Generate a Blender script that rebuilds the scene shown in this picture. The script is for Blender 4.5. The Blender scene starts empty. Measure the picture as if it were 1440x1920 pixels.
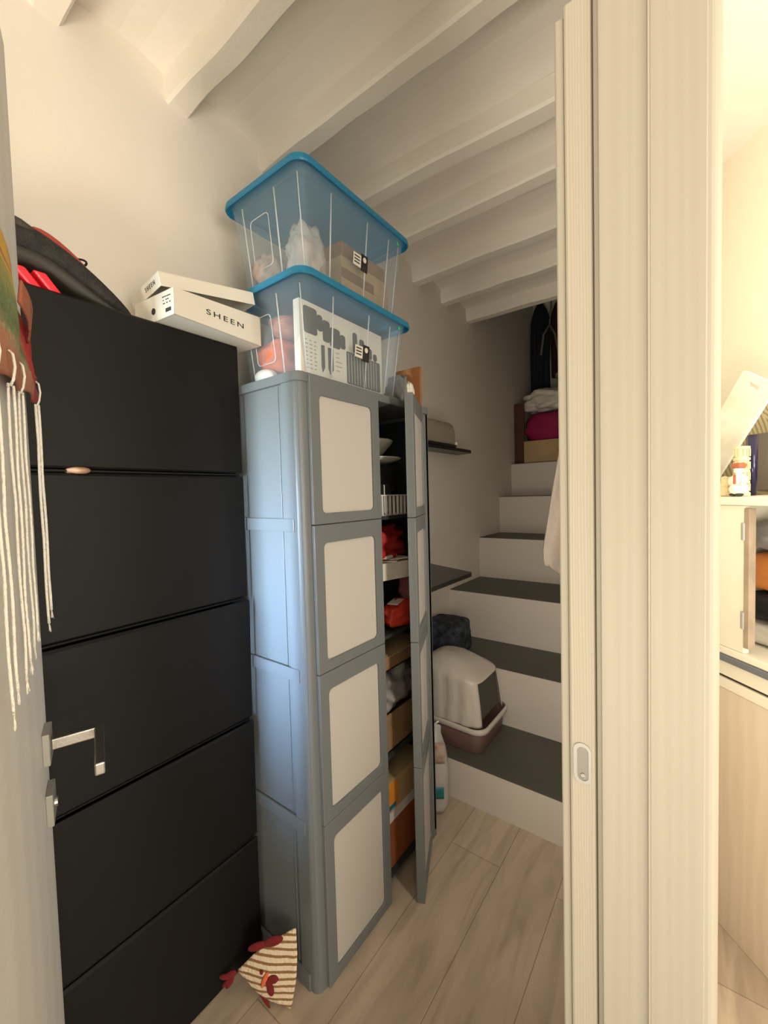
import bpy, bmesh, math, random
from mathutils import Vector, Matrix, noise
random.seed(7)
PI = math.pi
C = bpy.context.scene.collection
SC = bpy.context.scene

# ------------------------------------------------------------------ camera
f = 780.0; CZ = 1.4
dn = Vector((520, 18900, f)).normalized()
a = 1300 - 720
b = -(dn.x*a + dn.z*f)/dn.y
Yc = Vector((a, b, f)).normalized()          # world Y seen from the camera
Uc = -dn
Xc = Yc.cross(Uc).normalized()
if Xc.x < 0: Xc = -Xc
cam = bpy.data.cameras.new('camera'); cam.sensor_fit = 'VERTICAL'; cam.sensor_height = 24
cam.sensor_width = 18; cam.lens = f/1920*24; cam.clip_start = 0.01
co = bpy.data.objects.new('camera', cam); C.objects.link(co)
right = Vector((Xc.x, Yc.x, Uc.x)); upv = -Vector((Xc.y, Yc.y, Uc.y)); back = -Vector((Xc.z, Yc.z, Uc.z))
co.matrix_world = Matrix(((right.x, upv.x, back.x, 0), (right.y, upv.y, back.y, 0), (right.z, upv.z, back.z, CZ), (0, 0, 0, 1)))
SC.camera = co

# ------------------------------------------------------------------ light
SC.view_settings.view_transform = 'Standard'; SC.view_settings.look = 'None'
SC.view_settings.gamma = 1; SC.view_settings.exposure = 0.0
w = bpy.data.worlds.new('world'); SC.world = w; w.use_nodes = True
bgn = w.node_tree.nodes['Background']; bgn.inputs[0].default_value = (1.0, 0.91, 0.77, 1); bgn.inputs[1].default_value = 1.0

def area(name, loc, target, sx, sy, power, col, spread=180):
    l = bpy.data.lights.new(name, 'AREA'); l.shape = 'RECTANGLE'; l.size = sx; l.size_y = sy
    l.energy = power; l.color = col; l.spread = math.radians(spread)
    o = bpy.data.objects.new(name, l); C.objects.link(o); o.location = loc
    d = Vector(target) - Vector(loc); o.rotation_euler = d.to_track_quat('-Z', 'Y').to_euler(); return o
area('hall_bounce_light', (-0.05, -1.35, 0.55), (-0.65, 1.1, 2.75), 0.5, 0.7, 21, (1.0, 0.89, 0.73), 115)  # low light added as bounce off the hall floor, aimed up to lift the ceiling
area('cool_window_light', (-1.1, -1.45, 1.15), (-0.94, 0.75, 1.05), 0.22, 0.5, 5.5, (0.40, 0.62, 1.0), 28)
area('sky_window_light', (-1.1, -1.45, 1.3), (-0.94, 0.75, 1.50), 0.22, 0.5, 3.4, (0.84, 0.97, 1.0), 34)
area('side_window_light', (1.9, -0.12, 1.15), (-0.8, 0.7, 2.0), 1.4, 1.2, 62, (1.0, 0.90, 0.75))
area('room_window_light', (0.8, 0.72, 1.75), (0.25, 1.95, 1.4), 0.5, 0.9, 16, (1.0, 0.93, 0.80))
area('closet_fill_light', (-0.16, 0.97, 1.3), (-0.75, 2.1, 1.25), 0.1, 1.5, 6.8, (1.0, 0.89, 0.76))  # added fill, unseen behind the sliding door, brightening stairs and closet

# ------------------------------------------------------------------ materials
def mat(name, col, rough=0.6, metal=0.0, bump=0.0, bscale=60, var=0.0, vscale=6, col2=None, spec=0.5, alpha=None):
    m = bpy.data.materials.new(name); m.use_nodes = True
    nt = m.node_tree; n = nt.nodes; p = n['Principled BSDF']; L = nt.links
    p.inputs['Roughness'].default_value = rough; p.inputs['Metallic'].default_value = metal
    p.inputs['Specular IOR Level'].default_value = spec
    p.inputs['Base Color'].default_value = (*col, 1)
    tc = n.new('ShaderNodeTexCoord')
    if var > 0 or col2:
        no = n.new('ShaderNodeTexNoise'); no.inputs['Scale'].default_value = vscale; no.inputs['Detail'].default_value = 4
        L.new(tc.outputs['Object'], no.inputs['Vector'])
        r = n.new('ShaderNodeValToRGB'); c2 = col2 or tuple(c*(1-var) for c in col)
        r.color_ramp.elements[0].position = .35; r.color_ramp.elements[1].position = .65
        r.color_ramp.elements[0].color = (*c2, 1); r.color_ramp.elements[1].color = (*col, 1)
        L.new(no.outputs['Fac'], r.inputs[0]); L.new(r.outputs[0], p.inputs['Base Color'])
    if bump > 0:
        nb = n.new('ShaderNodeTexNoise'); nb.inputs['Scale'].default_value = bscale; nb.inputs['Detail'].default_value = 5
        L.new(tc.outputs['Object'], nb.inputs['Vector'])
        bu = n.new('ShaderNodeBump'); bu.inputs['Strength'].default_value = bump; bu.inputs['Distance'].default_value = .01
        L.new(nb.outputs['Fac'], bu.inputs['Height']); L.new(bu.outputs[0], p.inputs['Normal'])
    if alpha is not None:
        tr = n.new('ShaderNodeBsdfTransparent'); tr.inputs[0].default_value = (*alpha[1], 1)
        mx = n.new('ShaderNodeMixShader'); mx.inputs[0].default_value = alpha[0]
        L.new(p.outputs[0], mx.inputs[1]); L.new(tr.outputs[0], mx.inputs[2])
        L.new(mx.outputs[0], n['Material Output'].inputs[0])
    return m

def wood(name, c1, c2, scale=(30, 30, 1.5), rough=0.55, bump=.15, dist=3):
    m = bpy.data.materials.new(name); m.use_nodes = True
    nt = m.node_tree; n = nt.nodes; p = n['Principled BSDF']; L = nt.links
    p.inputs['Roughness'].default_value = rough
    tc = n.new('ShaderNodeTexCoord'); mp = n.new('ShaderNodeMapping'); mp.inputs['Scale'].default_value = scale
    L.new(tc.outputs['Object'], mp.inputs[0])
    no = n.new('ShaderNodeTexNoise'); no.inputs['Scale'].default_value = 1.0; no.inputs['Detail'].default_value = 6
    no.inputs['Distortion'].default_value = dist*.3
    L.new(mp.outputs[0], no.inputs['Vector'])
    wv = n.new('ShaderNodeTexWave'); wv.wave_type = 'BANDS'; wv.bands_direction = 'X'
    wv.inputs['Scale'].default_value = .9; wv.inputs['Distortion'].default_value = dist*2; wv.inputs['Detail'].default_value = 3
    L.new(mp.outputs[0], wv.inputs['Vector'])
    mm = n.new('ShaderNodeMath'); mm.operation = 'MULTIPLY'; L.new(no.outputs['Fac'], mm.inputs[0]); L.new(wv.outputs['Fac'], mm.inputs[1])
    r = n.new('ShaderNodeValToRGB'); r.color_ramp.elements[0].color = (*c2, 1); r.color_ramp.elements[1].color = (*c1, 1)
    r.color_ramp.elements[0].position = .05; r.color_ramp.elements[1].position = .45
    L.new(mm.outputs[0], r.inputs[0]); L.new(r.outputs[0], p.inputs['Base Color'])
    bu = n.new('ShaderNodeBump'); bu.inputs['Strength'].default_value = bump; bu.inputs['Distance'].default_value = .003
    L.new(mm.outputs[0], bu.inputs['Height']); L.new(bu.outputs[0], p.inputs['Normal'])
    return m

M = {}
M['wall'] = mat('cream wall paint', (.72, .67, .59), .85, bump=.12, bscale=25)
M['beam'] = mat('white painted beams', (.82, .77, .68), .7, bump=.25, bscale=18)
M['ceil'] = mat('white lime ceiling', (.80, .75, .67), .85, bump=.35, bscale=14)
M['tread'] = mat('grey microcement tread', (.105, .10, .082), .55, var=.12, vscale=5)
M['riser'] = mat('white riser', (.66, .61, .545), .6, bump=.05, bscale=30)
M['black'] = mat('black lacquered metal', (.0078, .0076, .0076), .55, bump=.03, bscale=300, spec=.2)
M['blackedge'] = mat('black trim', (.008, .008, .009), .5)
M['grey'] = mat('grey plastic', (.165, .18, .18), .38, bump=.03, bscale=200)
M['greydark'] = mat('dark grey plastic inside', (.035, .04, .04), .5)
M['panel'] = mat('frosted cream panel', (.56, .53, .475), .4)
M['dark'] = mat('black laminate shelf', (.012, .011, .012), .3)
M['white'] = mat('white plastic', (.75, .73, .68), .4)
M['card'] = mat('white card', (.80, .76, .66), .6, bump=.03, bscale=80)
M['cardboard'] = mat('brown cardboard', (.33, .19, .09), .8, var=.2, vscale=9, bump=.05)
M['cardlight'] = mat('light cardboard', (.5, .36, .18), .8, var=.15, vscale=9)
M['ink'] = mat('black ink', (.02, .02, .02), .6)
M['inkgrey'] = mat('grey ink', (.05, .047, .045), .6)
M['lid'] = mat('translucent blue lid', (.03, .30, .50), .35, alpha=(.35, (.32, .76, 1.0)))
M['tub'] = mat('clear cloudy tub plastic', (.62, .70, .76), .12, alpha=(.89, (.97, .985, .99)), spec=.8)
M['ridge'] = mat('clear plastic ridge', (.8, .83, .85), .2, alpha=(.45, (1, 1, 1)), spec=.8)
M['green'] = mat('green sticker', (.05, .75, .2), .5)
M['hood'] = mat('beige plastic hood', (.62, .57, .50), .35)
M['mauve'] = mat('brown mauve plastic', (.20, .115, .10), .4)
M['smoke'] = mat('smoky clear flap', (.10, .095, .08), .1, alpha=(.5, (.5, .5, .45)), spec=.8)
M['steel'] = mat('brushed steel', (.55, .54, .51), .3, metal=1.0, bump=.05, bscale=300)
M['nickel'] = mat('satin nickel', (.36, .35, .32), .45, metal=.35)
M['orange'] = mat('orange fabric', (.75, .16, .05), .8, bump=.3, bscale=20)
M['redcloth'] = mat('red cloth', (.45, .015, .012), .7, bump=.6, bscale=14, var=.5, vscale=8)
M['redplastic'] = mat('orange red bag plastic', (.62, .05, .02), .45, bump=.6, bscale=18)
M['crimson'] = mat('dark crimson cloth', (.18, .01, .012), .9, bump=.4, bscale=40)
M['magenta'] = mat('magenta cloth', (.30, .004, .07), .8, bump=.3, bscale=20)
M['bagwhite'] = mat('white plastic bag', (.7, .67, .6), .4, bump=1.0, bscale=18)
M['greybag'] = mat('grey plastic bag', (.28, .26, .24), .5, bump=1.0, bscale=16, var=.4, vscale=10)
M['mahog'] = mat('dark red brown board', (.10, .03, .015), .6, var=.3, vscale=5)
M['navy'] = mat('dark navy cloth', (.012, .013, .02), .9, bump=.5, bscale=15)
M['blackcloth'] = mat('black cloth', (.008, .008, .008), .9, bump=.5, bscale=15)
M['maroon'] = mat('dark maroon cloth', (.035, .006, .008), .9, bump=.5, bscale=15)
M['purple'] = mat('purple cloth', (.06, .03, .14), .9, bump=.5, bscale=15)
M['strap'] = mat('grey webbing', (.16, .15, .14), .9)
M['camo'] = mat('dark blue patterned cloth', (.055, .075, .10), .9, col2=(.010, .010, .012), vscale=22, bump=.4, bscale=20)
M['towel'] = mat('pinkish grey linen', (.44, .38, .34), .95, bump=.35, bscale=90)
M['mesh'] = mat('black mesh fabric', (.012, .0115, .011), .85, bump=.5, bscale=120, col2=(.026, .024, .021), vscale=45)
M['shoeupper'] = mat('faded black knit', (.055, .047, .038), .9, bump=.4, bscale=90)
M['shoered'] = mat('red knit', (.42, .06, .045), .85, bump=.4, bscale=120)
M['sole'] = mat('dark olive foam sole', (.030, .028, .023), .65)
M['lug'] = mat('bright red rubber', (.85, .02, .04), .35)
M['pinklug'] = mat('pink rubber', (.75, .35, .3), .5)
M['cord'] = mat('white cotton cord', (.85, .82, .75), .9, bump=.5, bscale=200)
M['doorpaint'] = wood('pale grey painted door', (.76, .74, .69), (.72, .70, .65), (4, 4, 90), .6, .05, 1.5)
M['whitewood'] = wood('bleached ash', (.42, .38, .305), (.39, .35, .275), (95, 95, 2.2), .6, .08, 3.5)
M['whitewood2'] = wood('cream painted ash', (.385, .355, .285), (.37, .34, .27), (26, 26, 1.3), .55, .05, 3)
M['palewood'] = wood('pale oak', (.72, .62, .49), (.69, .585, .45), (9, 9, 1.5), .6, .03, 5)
M['creampaint'] = mat('cream furniture paint', (.82, .78, .66), .5)
M['oldwood'] = mat('grey brown bare wood', (.38, .30, .22), .8, var=.25, vscale=15)
M['slab'] = mat('blue grey edge', (.13, .15, .17), .5)
M['tv'] = mat('grey brown screen', (.20, .17, .14), .35)
M['resin'] = mat('cream resin', (.80, .68, .42), .6, bump=.3, bscale=60)
M['resinwhite'] = mat('white resin', (.85, .80, .68), .45)
M['brick'] = mat('brick red resin', (.42, .12, .06), .6)
M['navyglass'] = mat('dark navy glass', (.015, .012, .05), .15)
M['teal'] = mat('teal print', (.01, .16, .18), .5)
M['catbrown'] = mat('ginger print', (.25, .11, .05), .6, col2=(.55, .45, .36), vscale=16)
M['litterbag'] = mat('white glossy sack', (.50, .48, .46), .35, bump=.25, bscale=14, var=.15, vscale=12)
M['orangeprint'] = mat('orange print', (.75, .28, .03), .6)
M['pinkskin'] = mat('pale pink plastic', (.62, .40, .30), .5)
M['film'] = mat('crinkled clear film', (.75, .72, .68), .1, alpha=(.5, (1, 1, 1)), bump=1.0, bscale=25, spec=1)
M['marble'] = mat('white marble pattern', (.88, .86, .76), .5, col2=(.70, .68, .56), vscale=9)
M['rustbox'] = mat('rust orange cardboard', (.36, .10, .025), .75, var=.3, vscale=5)
M['ceramic'] = mat('white ceramic', (.72, .72, .62), .25)
M['tan'] = mat('tan suede', (.38, .22, .13), .8)

def floor_mat():
    m = bpy.data.materials.new('greige wood effect planks'); m.use_nodes = True
    nt = m.node_tree; n = nt.nodes; p = n['Principled BSDF']; L = nt.links
    p.inputs['Roughness'].default_value = .45
    tc = n.new('ShaderNodeTexCoord'); mp = n.new('ShaderNodeMapping')
    mp.inputs['Rotation'].default_value = (0, 0, PI/2); mp.inputs['Location'].default_value = (.235, .175, 0)
    L.new(tc.outputs['Object'], mp.inputs[0])
    br = n.new('ShaderNodeTexBrick'); br.inputs['Scale'].default_value = 1; br.inputs['Brick Width'].default_value = 1.2
    br.inputs['Row Height'].default_value = .2; br.inputs['Mortar Size'].default_value = .0012; br.offset = .35
    br.inputs['Color1'].default_value = (.56, .47, .37, 1); br.inputs['Color2'].default_value = (.47, .39, .30, 1)
    br.inputs['Mortar'].default_value = (.24, .19, .14, 1)
    L.new(mp.outputs[0], br.inputs['Vector'])
    m2 = n.new('ShaderNodeMapping'); m2.inputs['Scale'].default_value = (14, 2.2, 1); L.new(tc.outputs['Object'], m2.inputs[0])
    no = n.new('ShaderNodeTexNoise'); no.inputs['Scale'].default_value = 1.2; no.inputs['Detail'].default_value = 6; no.inputs['Distortion'].default_value = 1.2
    L.new(m2.outputs[0], no.inputs['Vector'])
    r = n.new('ShaderNodeValToRGB'); r.color_ramp.elements[0].color = (.80, .77, .74, 1); r.color_ramp.elements[1].color = (1.08, 1.06, 1.03, 1)
    r.color_ramp.elements[0].position = .3; r.color_ramp.elements[1].position = .6
    L.new(no.outputs['Fac'], r.inputs[0])
    mx = n.new('ShaderNodeMix'); mx.data_type = 'RGBA'; mx.blend_type = 'MULTIPLY'; mx.inputs[0].default_value = 1
    L.new(br.outputs['Color'], mx.inputs[6]); L.new(r.outputs[0], mx.inputs[7]); L.new(mx.outputs[2], p.inputs['Base Color'])
    return m
M['floor'] = floor_mat()

def stripes_mat():
    m = bpy.data.materials.new('cream cloth with brown knit stripes'); m.use_nodes = True
    nt = m.node_tree; n = nt.nodes; p = n['Principled BSDF']; L = nt.links; p.inputs['Roughness'].default_value = .95
    tc = n.new('ShaderNodeTexCoord')
    wv = n.new('ShaderNodeTexWave'); wv.bands_direction = 'Z'; wv.inputs['Scale'].default_value = 21; wv.inputs['Distortion'].default_value = .6
    wv.inputs['Detail Scale'].default_value = 3
    L.new(tc.outputs['Object'], wv.inputs['Vector'])
    r = n.new('ShaderNodeValToRGB'); r.color_ramp.elements[0].color = (.28, .15, .05, 1); r.color_ramp.elements[1].color = (.78, .64, .47, 1)
    r.color_ramp.elements[0].position = .2; r.color_ramp.elements[1].position = .42
    L.new(wv.outputs['Fac'], r.inputs[0]); L.new(r.outputs[0], p.inputs['Base Color'])
    nb = n.new('ShaderNodeTexVoronoi'); nb.inputs['Scale'].default_value = 130; L.new(tc.outputs['Object'], nb.inputs['Vector'])
    bu = n.new('ShaderNodeBump'); bu.inputs['Strength'].default_value = .6; bu.inputs['Distance'].default_value = .003
    L.new(nb.outputs[0], bu.inputs['Height']); L.new(bu.outputs[0], p.inputs['Normal'])
    return m
M['stripes'] = stripes_mat()

def felt_mat():
    # patches of dyed felt: colour changes over the cloth's own coordinates (x along the cloth, z down it)
    m = bpy.data.materials.new('multicoloured dyed felt'); m.use_nodes = True
    nt = m.node_tree; n = nt.nodes; p = n['Principled BSDF']; L = nt.links; p.inputs['Roughness'].default_value = 1
    tc = n.new('ShaderNodeTexCoord'); sep = n.new('ShaderNodeSeparateXYZ'); L.new(tc.outputs['UV'], sep.inputs[0])
    no = n.new('ShaderNodeTexNoise'); no.inputs['Scale'].default_value = 9; L.new(tc.outputs['UV'], no.inputs['Vector'])
    ad = n.new('ShaderNodeMath'); ad.operation = 'MULTIPLY_ADD'; ad.inputs[1].default_value = .16; L.new(no.outputs['Fac'], ad.inputs[0]); L.new(sep.outputs[0], ad.inputs[2])
    def ramp(stops, src=None):
        r = n.new('ShaderNodeValToRGB'); e = r.color_ramp.elements
        e[0].position = stops[0][0]; e[0].color = (*stops[0][1], 1); e[1].position = stops[-1][0]; e[1].color = (*stops[-1][1], 1)
        for s, c in stops[1:-1]:
            k = e.new(s); k.color = (*c, 1)
        L.new((src or ad).outputs[0], r.inputs[0]); return r
    ad2 = n.new('ShaderNodeMath'); ad2.operation = 'MULTIPLY_ADD'; ad2.inputs[1].default_value = .30; L.new(no.outputs['Fac'], ad2.inputs[0]); L.new(sep.outputs[1], ad2.inputs[2])
    inner = ramp([(.15, (.42, .17, .10)), (.38, (.46, .21, .12)), (.47, (.36, .29, .16)), (.58, (.13, .19, .08)), (.72, (.20, .24, .10)), (.84, (.34, .30, .10)), (.90, (.66, .42, .06)), (1.06, (.62, .38, .06)), (1.12, (.30, .05, .12))], ad2)
    outer = ramp([(.04, (.09, .035, .08)), (.10, (.24, .10, .15)), (.13, (.50, .02, .02)), (.28, (.45, .03, .03)), (.33, (.46, .12, .08)), (.44, (.40, .14, .09)), (.50, (.34, .06, .12)), (1.0, (.32, .05, .12))])
    n2 = n.new('ShaderNodeMath'); n2.operation = 'MULTIPLY_ADD'; n2.inputs[1].default_value = .10; L.new(no.outputs['Fac'], n2.inputs[0]); dv_ = n.new('ShaderNodeMath'); dv_.operation = 'MULTIPLY'; dv_.inputs[1].default_value = .35; L.new(sep.outputs[1], dv_.inputs[0]); df = n.new('ShaderNodeMath'); df.operation = 'MULTIPLY_ADD'; df.inputs[1].default_value = -1.2; L.new(sep.outputs[0], df.inputs[0]); L.new(dv_.outputs[0], df.inputs[2]); L.new(df.outputs[0], n2.inputs[2])
    g = n.new('ShaderNodeMath'); g.operation = 'GREATER_THAN'; g.inputs[1].default_value = -.06; L.new(n2.outputs[0], g.inputs[0])
    mx = n.new('ShaderNodeMix'); mx.data_type = 'RGBA'; L.new(g.outputs[0], mx.inputs[0]); L.new(inner.outputs[0], mx.inputs[6]); L.new(outer.outputs[0], mx.inputs[7])
    L.new(mx.outputs[2], p.inputs['Base Color'])
    nb = n.new('ShaderNodeTexNoise'); nb.inputs['Scale'].default_value = 120; nb.inputs['Detail'].default_value = 4; L.new(tc.outputs['Object'], nb.inputs['Vector'])
    bu = n.new('ShaderNodeBump'); bu.inputs['Strength'].default_value = .6; bu.inputs['Distance'].default_value = .004
    L.new(nb.outputs[0], bu.inputs['Height']); L.new(bu.outputs[0], p.inputs['Normal'])
    return m
M['felt'] = felt_mat()

def leaf_mat():
    m = bpy.data.materials.new('leaf pattern wallpaper'); m.use_nodes = True
    nt = m.node_tree; n = nt.nodes; p = n['Principled BSDF']; L = nt.links; p.inputs['Roughness'].default_value = .8
    tc = n.new('ShaderNodeTexCoord')
    vo = n.new('ShaderNodeTexVoronoi'); vo.inputs['Scale'].default_value = 9; L.new(tc.outputs['Object'], vo.inputs['Vector'])
    mp = n.new('ShaderNodeVectorRotate'); mp.rotation_type = 'EULER_XYZ'
    L.new(tc.outputs['Object'], mp.inputs['Vector']); L.new(vo.outputs['Color'], mp.inputs['Rotation'])
    wv = n.new('ShaderNodeTexWave'); wv.inputs['Scale'].default_value = 24; wv.inputs['Distortion'].default_value = 1.5
    L.new(mp.outputs[0], wv.inputs['Vector'])
    r = n.new('ShaderNodeValToRGB'); r.color_ramp.elements[0].color = (.36, .31, .16, 1); r.color_ramp.elements[1].color = (.62, .54, .34, 1)
    r.color_ramp.elements[0].position = .25; r.color_ramp.elements[1].position = .45
    L.new(wv.outputs['Fac'], r.inputs[0]); L.new(r.outputs[0], p.inputs['Base Color'])
    return m
M['leaf'] = leaf_mat()

# ------------------------------------------------------------------ mesh helpers
def NB(): return bmesh.new()
def box(bm, x0, x1, y0, y1, z0, z1, mtx=None):
    vs = [bm.verts.new((x, y, z)) for z in (z0, z1) for y in (y0, y1) for x in (x0, x1)]
    for q in ((0, 2, 3, 1), (4, 5, 7, 6), (0, 1, 5, 4), (2, 6, 7, 3), (0, 4, 6, 2), (1, 3, 7, 5)):
        bm.faces.new([vs[i] for i in q])
    if mtx: bmesh.ops.transform(bm, matrix=mtx, verts=vs)
    return vs
def prism(bm, pts, axis, lo, hi):
    """extrude polygon pts (2D) along axis"""
    def P(u, v, t):
        return {'x': (t, u, v), 'y': (u, t, v), 'z': (u, v, t)}[axis]
    A = [bm.verts.new(P(u, v, lo)) for u, v in pts]; B = [bm.verts.new(P(u, v, hi)) for u, v in pts]
    bm.faces.new(A[::-1]); bm.faces.new(B)
    k = len(pts)
    for i in range(k): bm.faces.new((A[i], A[(i+1) % k], B[(i+1) % k], B[i]))
    bmesh.ops.recalc_face_normals(bm, faces=bm.faces[:])
    return A+B
def rrect(x0, x1, y0, y1, r, seg=5):
    pts = []
    for cx, cy, a0 in ((x1-r, y1-r, 0), (x0+r, y1-r, 90), (x0+r, y0+r, 180), (x1-r, y0+r, 270)):
        for i in range(seg+1):
            t = math.radians(a0+90*i/seg); pts.append((cx+r*math.cos(t), cy+r*math.sin(t)))
    return pts
def loft(bm, rings, cap0=True, cap1=True):
    V = [[bm.verts.new(p) for p in r] for r in rings]; k = len(V[0])
    for A, B in zip(V, V[1:]):
        for i in range(k): bm.faces.new((A[i], A[(i+1) % k], B[(i+1) % k], B[i]))
    if cap0: bm.faces.new(V[0][::-1])
    if cap1: bm.faces.new(V[-1])
    return V
def tube(bm, pts, r, seg=8, closed=False):
    pts = [Vector(p) for p in pts]; rs = r if isinstance(r, (list, tuple)) else [r]*len(pts)
    rings = []; prev = None
    for i, p in enumerate(pts):
        t = (pts[min(i+1, len(pts)-1)] - pts[max(i-1, 0)]).normalized()
        ref = prev or (Vector((0, 0, 1)) if abs(t.z) < .9 else Vector((1, 0, 0)))
        u = (ref - t*ref.dot(t)).normalized(); v = t.cross(u); prev = u
        rings.append([p+(u*math.cos(2*PI*k/seg)+v*math.sin(2*PI*k/seg))*rs[i] for k in range(seg)])
    loft(bm, rings)
def lathe(bm, prof, c=(0, 0, 0), seg=24, cap=True):
    rings = [[(c[0]+r*math.cos(2*PI*k/seg), c[1]+r*math.sin(2*PI*k/seg), c[2]+z) for k in range(seg)] for r, z in prof]
    loft(bm, rings, cap, cap)
def blob(bm, c, rad, pw=2.5, amp=.1, fr=3, seed=0, sub=4, flat=True):
    g = bmesh.ops.create_icosphere(bm, subdivisions=sub, radius=1)
    for v in g['verts']:
        d = v.co.normalized(); s = (abs(d.x)**pw+abs(d.y)**pw+abs(d.z)**pw)**(-1/pw)
        q = d*s; q *= 1+amp*noise.noise(d*fr+Vector((seed*7.3, seed*1.7, seed)))*2
        q = q + Vector((0, 0, 0))
        if flat and q.z < -.9: q.z = -.9
        v.co = Vector((c[0]+q.x*rad[0], c[1]+q.y*rad[1], c[2]+q.z*rad[2]))
    return g['verts']
def grid(bm, fn, nu, nv):
    """surface from fn(u,v)->point with uv layer"""
    uvl = bm.loops.layers.uv.verify()
    V = [[bm.verts.new(fn(i/nu, j/nv)) for i in range(nu+1)] for j in range(nv+1)]
    for j in range(nv):
        for i in range(nu):
            fc = bm.faces.new((V[j][i], V[j][i+1], V[j+1][i+1], V[j+1][i]))
            for lp, (uu, vv) in zip(fc.loops, ((i, j), (i+1, j), (i+1, j+1), (i, j+1))): lp[uvl].uv = (uu/nu, vv/nv)
    return V
def obj(name, bm, m, parent=None, smooth=False, bevel=0, solid=0, sub=0, seg=2):
    bmesh.ops.recalc_face_normals(bm, faces=bm.faces[:])
    me = bpy.data.meshes.new(name); bm.to_mesh(me); bm.free()
    for mm in (m if isinstance(m, (list, tuple)) else [m]): me.materials.append(M[mm] if isinstance(mm, str) else mm)
    o = bpy.data.objects.new(name, me); C.objects.link(o)
    if smooth:
        for p in me.polygons: p.use_smooth = True
    if solid:
        s = o.modifiers.new('solid', 'SOLIDIFY'); s.thickness = solid; s.offset = 0
    if bevel:
        bv = o.modifiers.new('bevel', 'BEVEL'); bv.width = bevel; bv.segments = seg; bv.limit_method = 'ANGLE'; bv.angle_limit = math.radians(40)
    if sub:
        s = o.modifiers.new('sub', 'SUBSURF'); s.levels = sub; s.render_levels = sub
    if parent: o.parent = parent
    return o
def thing(name, label, cat, loc=(0, 0, 0), rz=0, group=None, rot=None):
    o = bpy.data.objects.new(name, None); C.objects.link(o); o.empty_display_size = .05
    o.location = loc; o.rotation_euler = rot or (0, 0, rz); return tag(o, label, cat, group)
def tag(o, label, cat, group=None):
    o['label'] = label; o['category'] = cat
    if group: o['group'] = group
    return o
def struct(name, bm, m, **k):
    o = obj(name, bm, m, **k); o['kind'] = 'structure'; return o
def place(o, loc, rot=(0, 0, 0)):
    o.location = loc; o.rotation_euler = rot; return o
def text(name, body, size, m, parent, mtx, extrude=.0004, spacing=1.0):
    cu = bpy.data.curves.new(name, 'FONT'); cu.body = body; cu.size = size; cu.extrude = extrude
    cu.align_x = 'CENTER'; cu.align_y = 'CENTER'; cu.space_character = spacing
    t = bpy.data.objects.new(name+'_c', cu); C.objects.link(t)
    dg = bpy.context.evaluated_depsgraph_get(); me = bpy.data.meshes.new_from_object(t.evaluated_get(dg))
    bpy.data.objects.remove(t); me.materials.clear(); me.materials.append(M[m])
    me.name = name; me.transform(mtx)
    o = bpy.data.objects.new(name, me); C.objects.link(o); o.parent = parent; return o
def facing(origin, xdir, zup=(0, 0, 1), out=None):
    """matrix: local x along xdir, local y along up, local z = outward"""
    x = Vector(xdir).normalized(); y = Vector(zup).normalized(); z = x.cross(y)
    m = Matrix((x, y, z)).transposed().to_4x4(); m.translation = Vector(origin); return m

WX = -1.285           # left wall plane
# ------------------------------------------------------------------ shell
b = NB(); box(b, -1.6, 3.0, -2.6, 4.5, -.06, 0); struct('floor', b, 'floor')
b = NB(); box(b, WX-.15, WX, -1.0, 4.45, 0, 3.4); struct('wall_left', b, 'wall')
b = NB(); box(b, -.105, 0, .66, 4.45, 0, 3.4); struct('wall_right', b, 'wall')
b = NB(); box(b, WX, -.105, 4.3, 4.45, 0, 3.4); struct('wall_back', b, 'wall')
b = NB()                                   # plaster vaults between the beams
beams = [.04, .385, .715, 1.05, 1.39, 1.72, 2.09, 2.425, 2.79]
edges = [-.3]+beams
def vault(bm, y0, y1, x0, x1, zc, rise, n=6):
    lo = [(y0+(y1-y0)*i/n, zc+rise*math.sin(PI*i/n)) for i in range(n+1)]
    prism(bm, lo+[(y1, zc+.12), (y0, zc+.12)], 'x', x0, x1)
for y0, y1 in zip(edges, edges[1:]): vault(b, y0, y1, WX, -.105, 2.675, .028)
for y0 in (-1.3, -.97, -.63): vault(b, y0, y0+.33, WX, -.105, 2.675, .028)
struct('ceiling', b, 'ceil')
b = NB(); box(b, -.105, 3.0, -1.3, 4.3, 2.72, 2.8); struct('ceiling_room', b, 'ceil')
b = NB(); box(b, WX, -.105, 2.83, 2.89, 2.68, 3.4); struct('wall_upper', b, 'wall')
b = NB(); box(b, WX, -.105, 2.83, 4.3, 3.4, 3.46); struct('ceiling_stairwell', b, 'wall')

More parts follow.
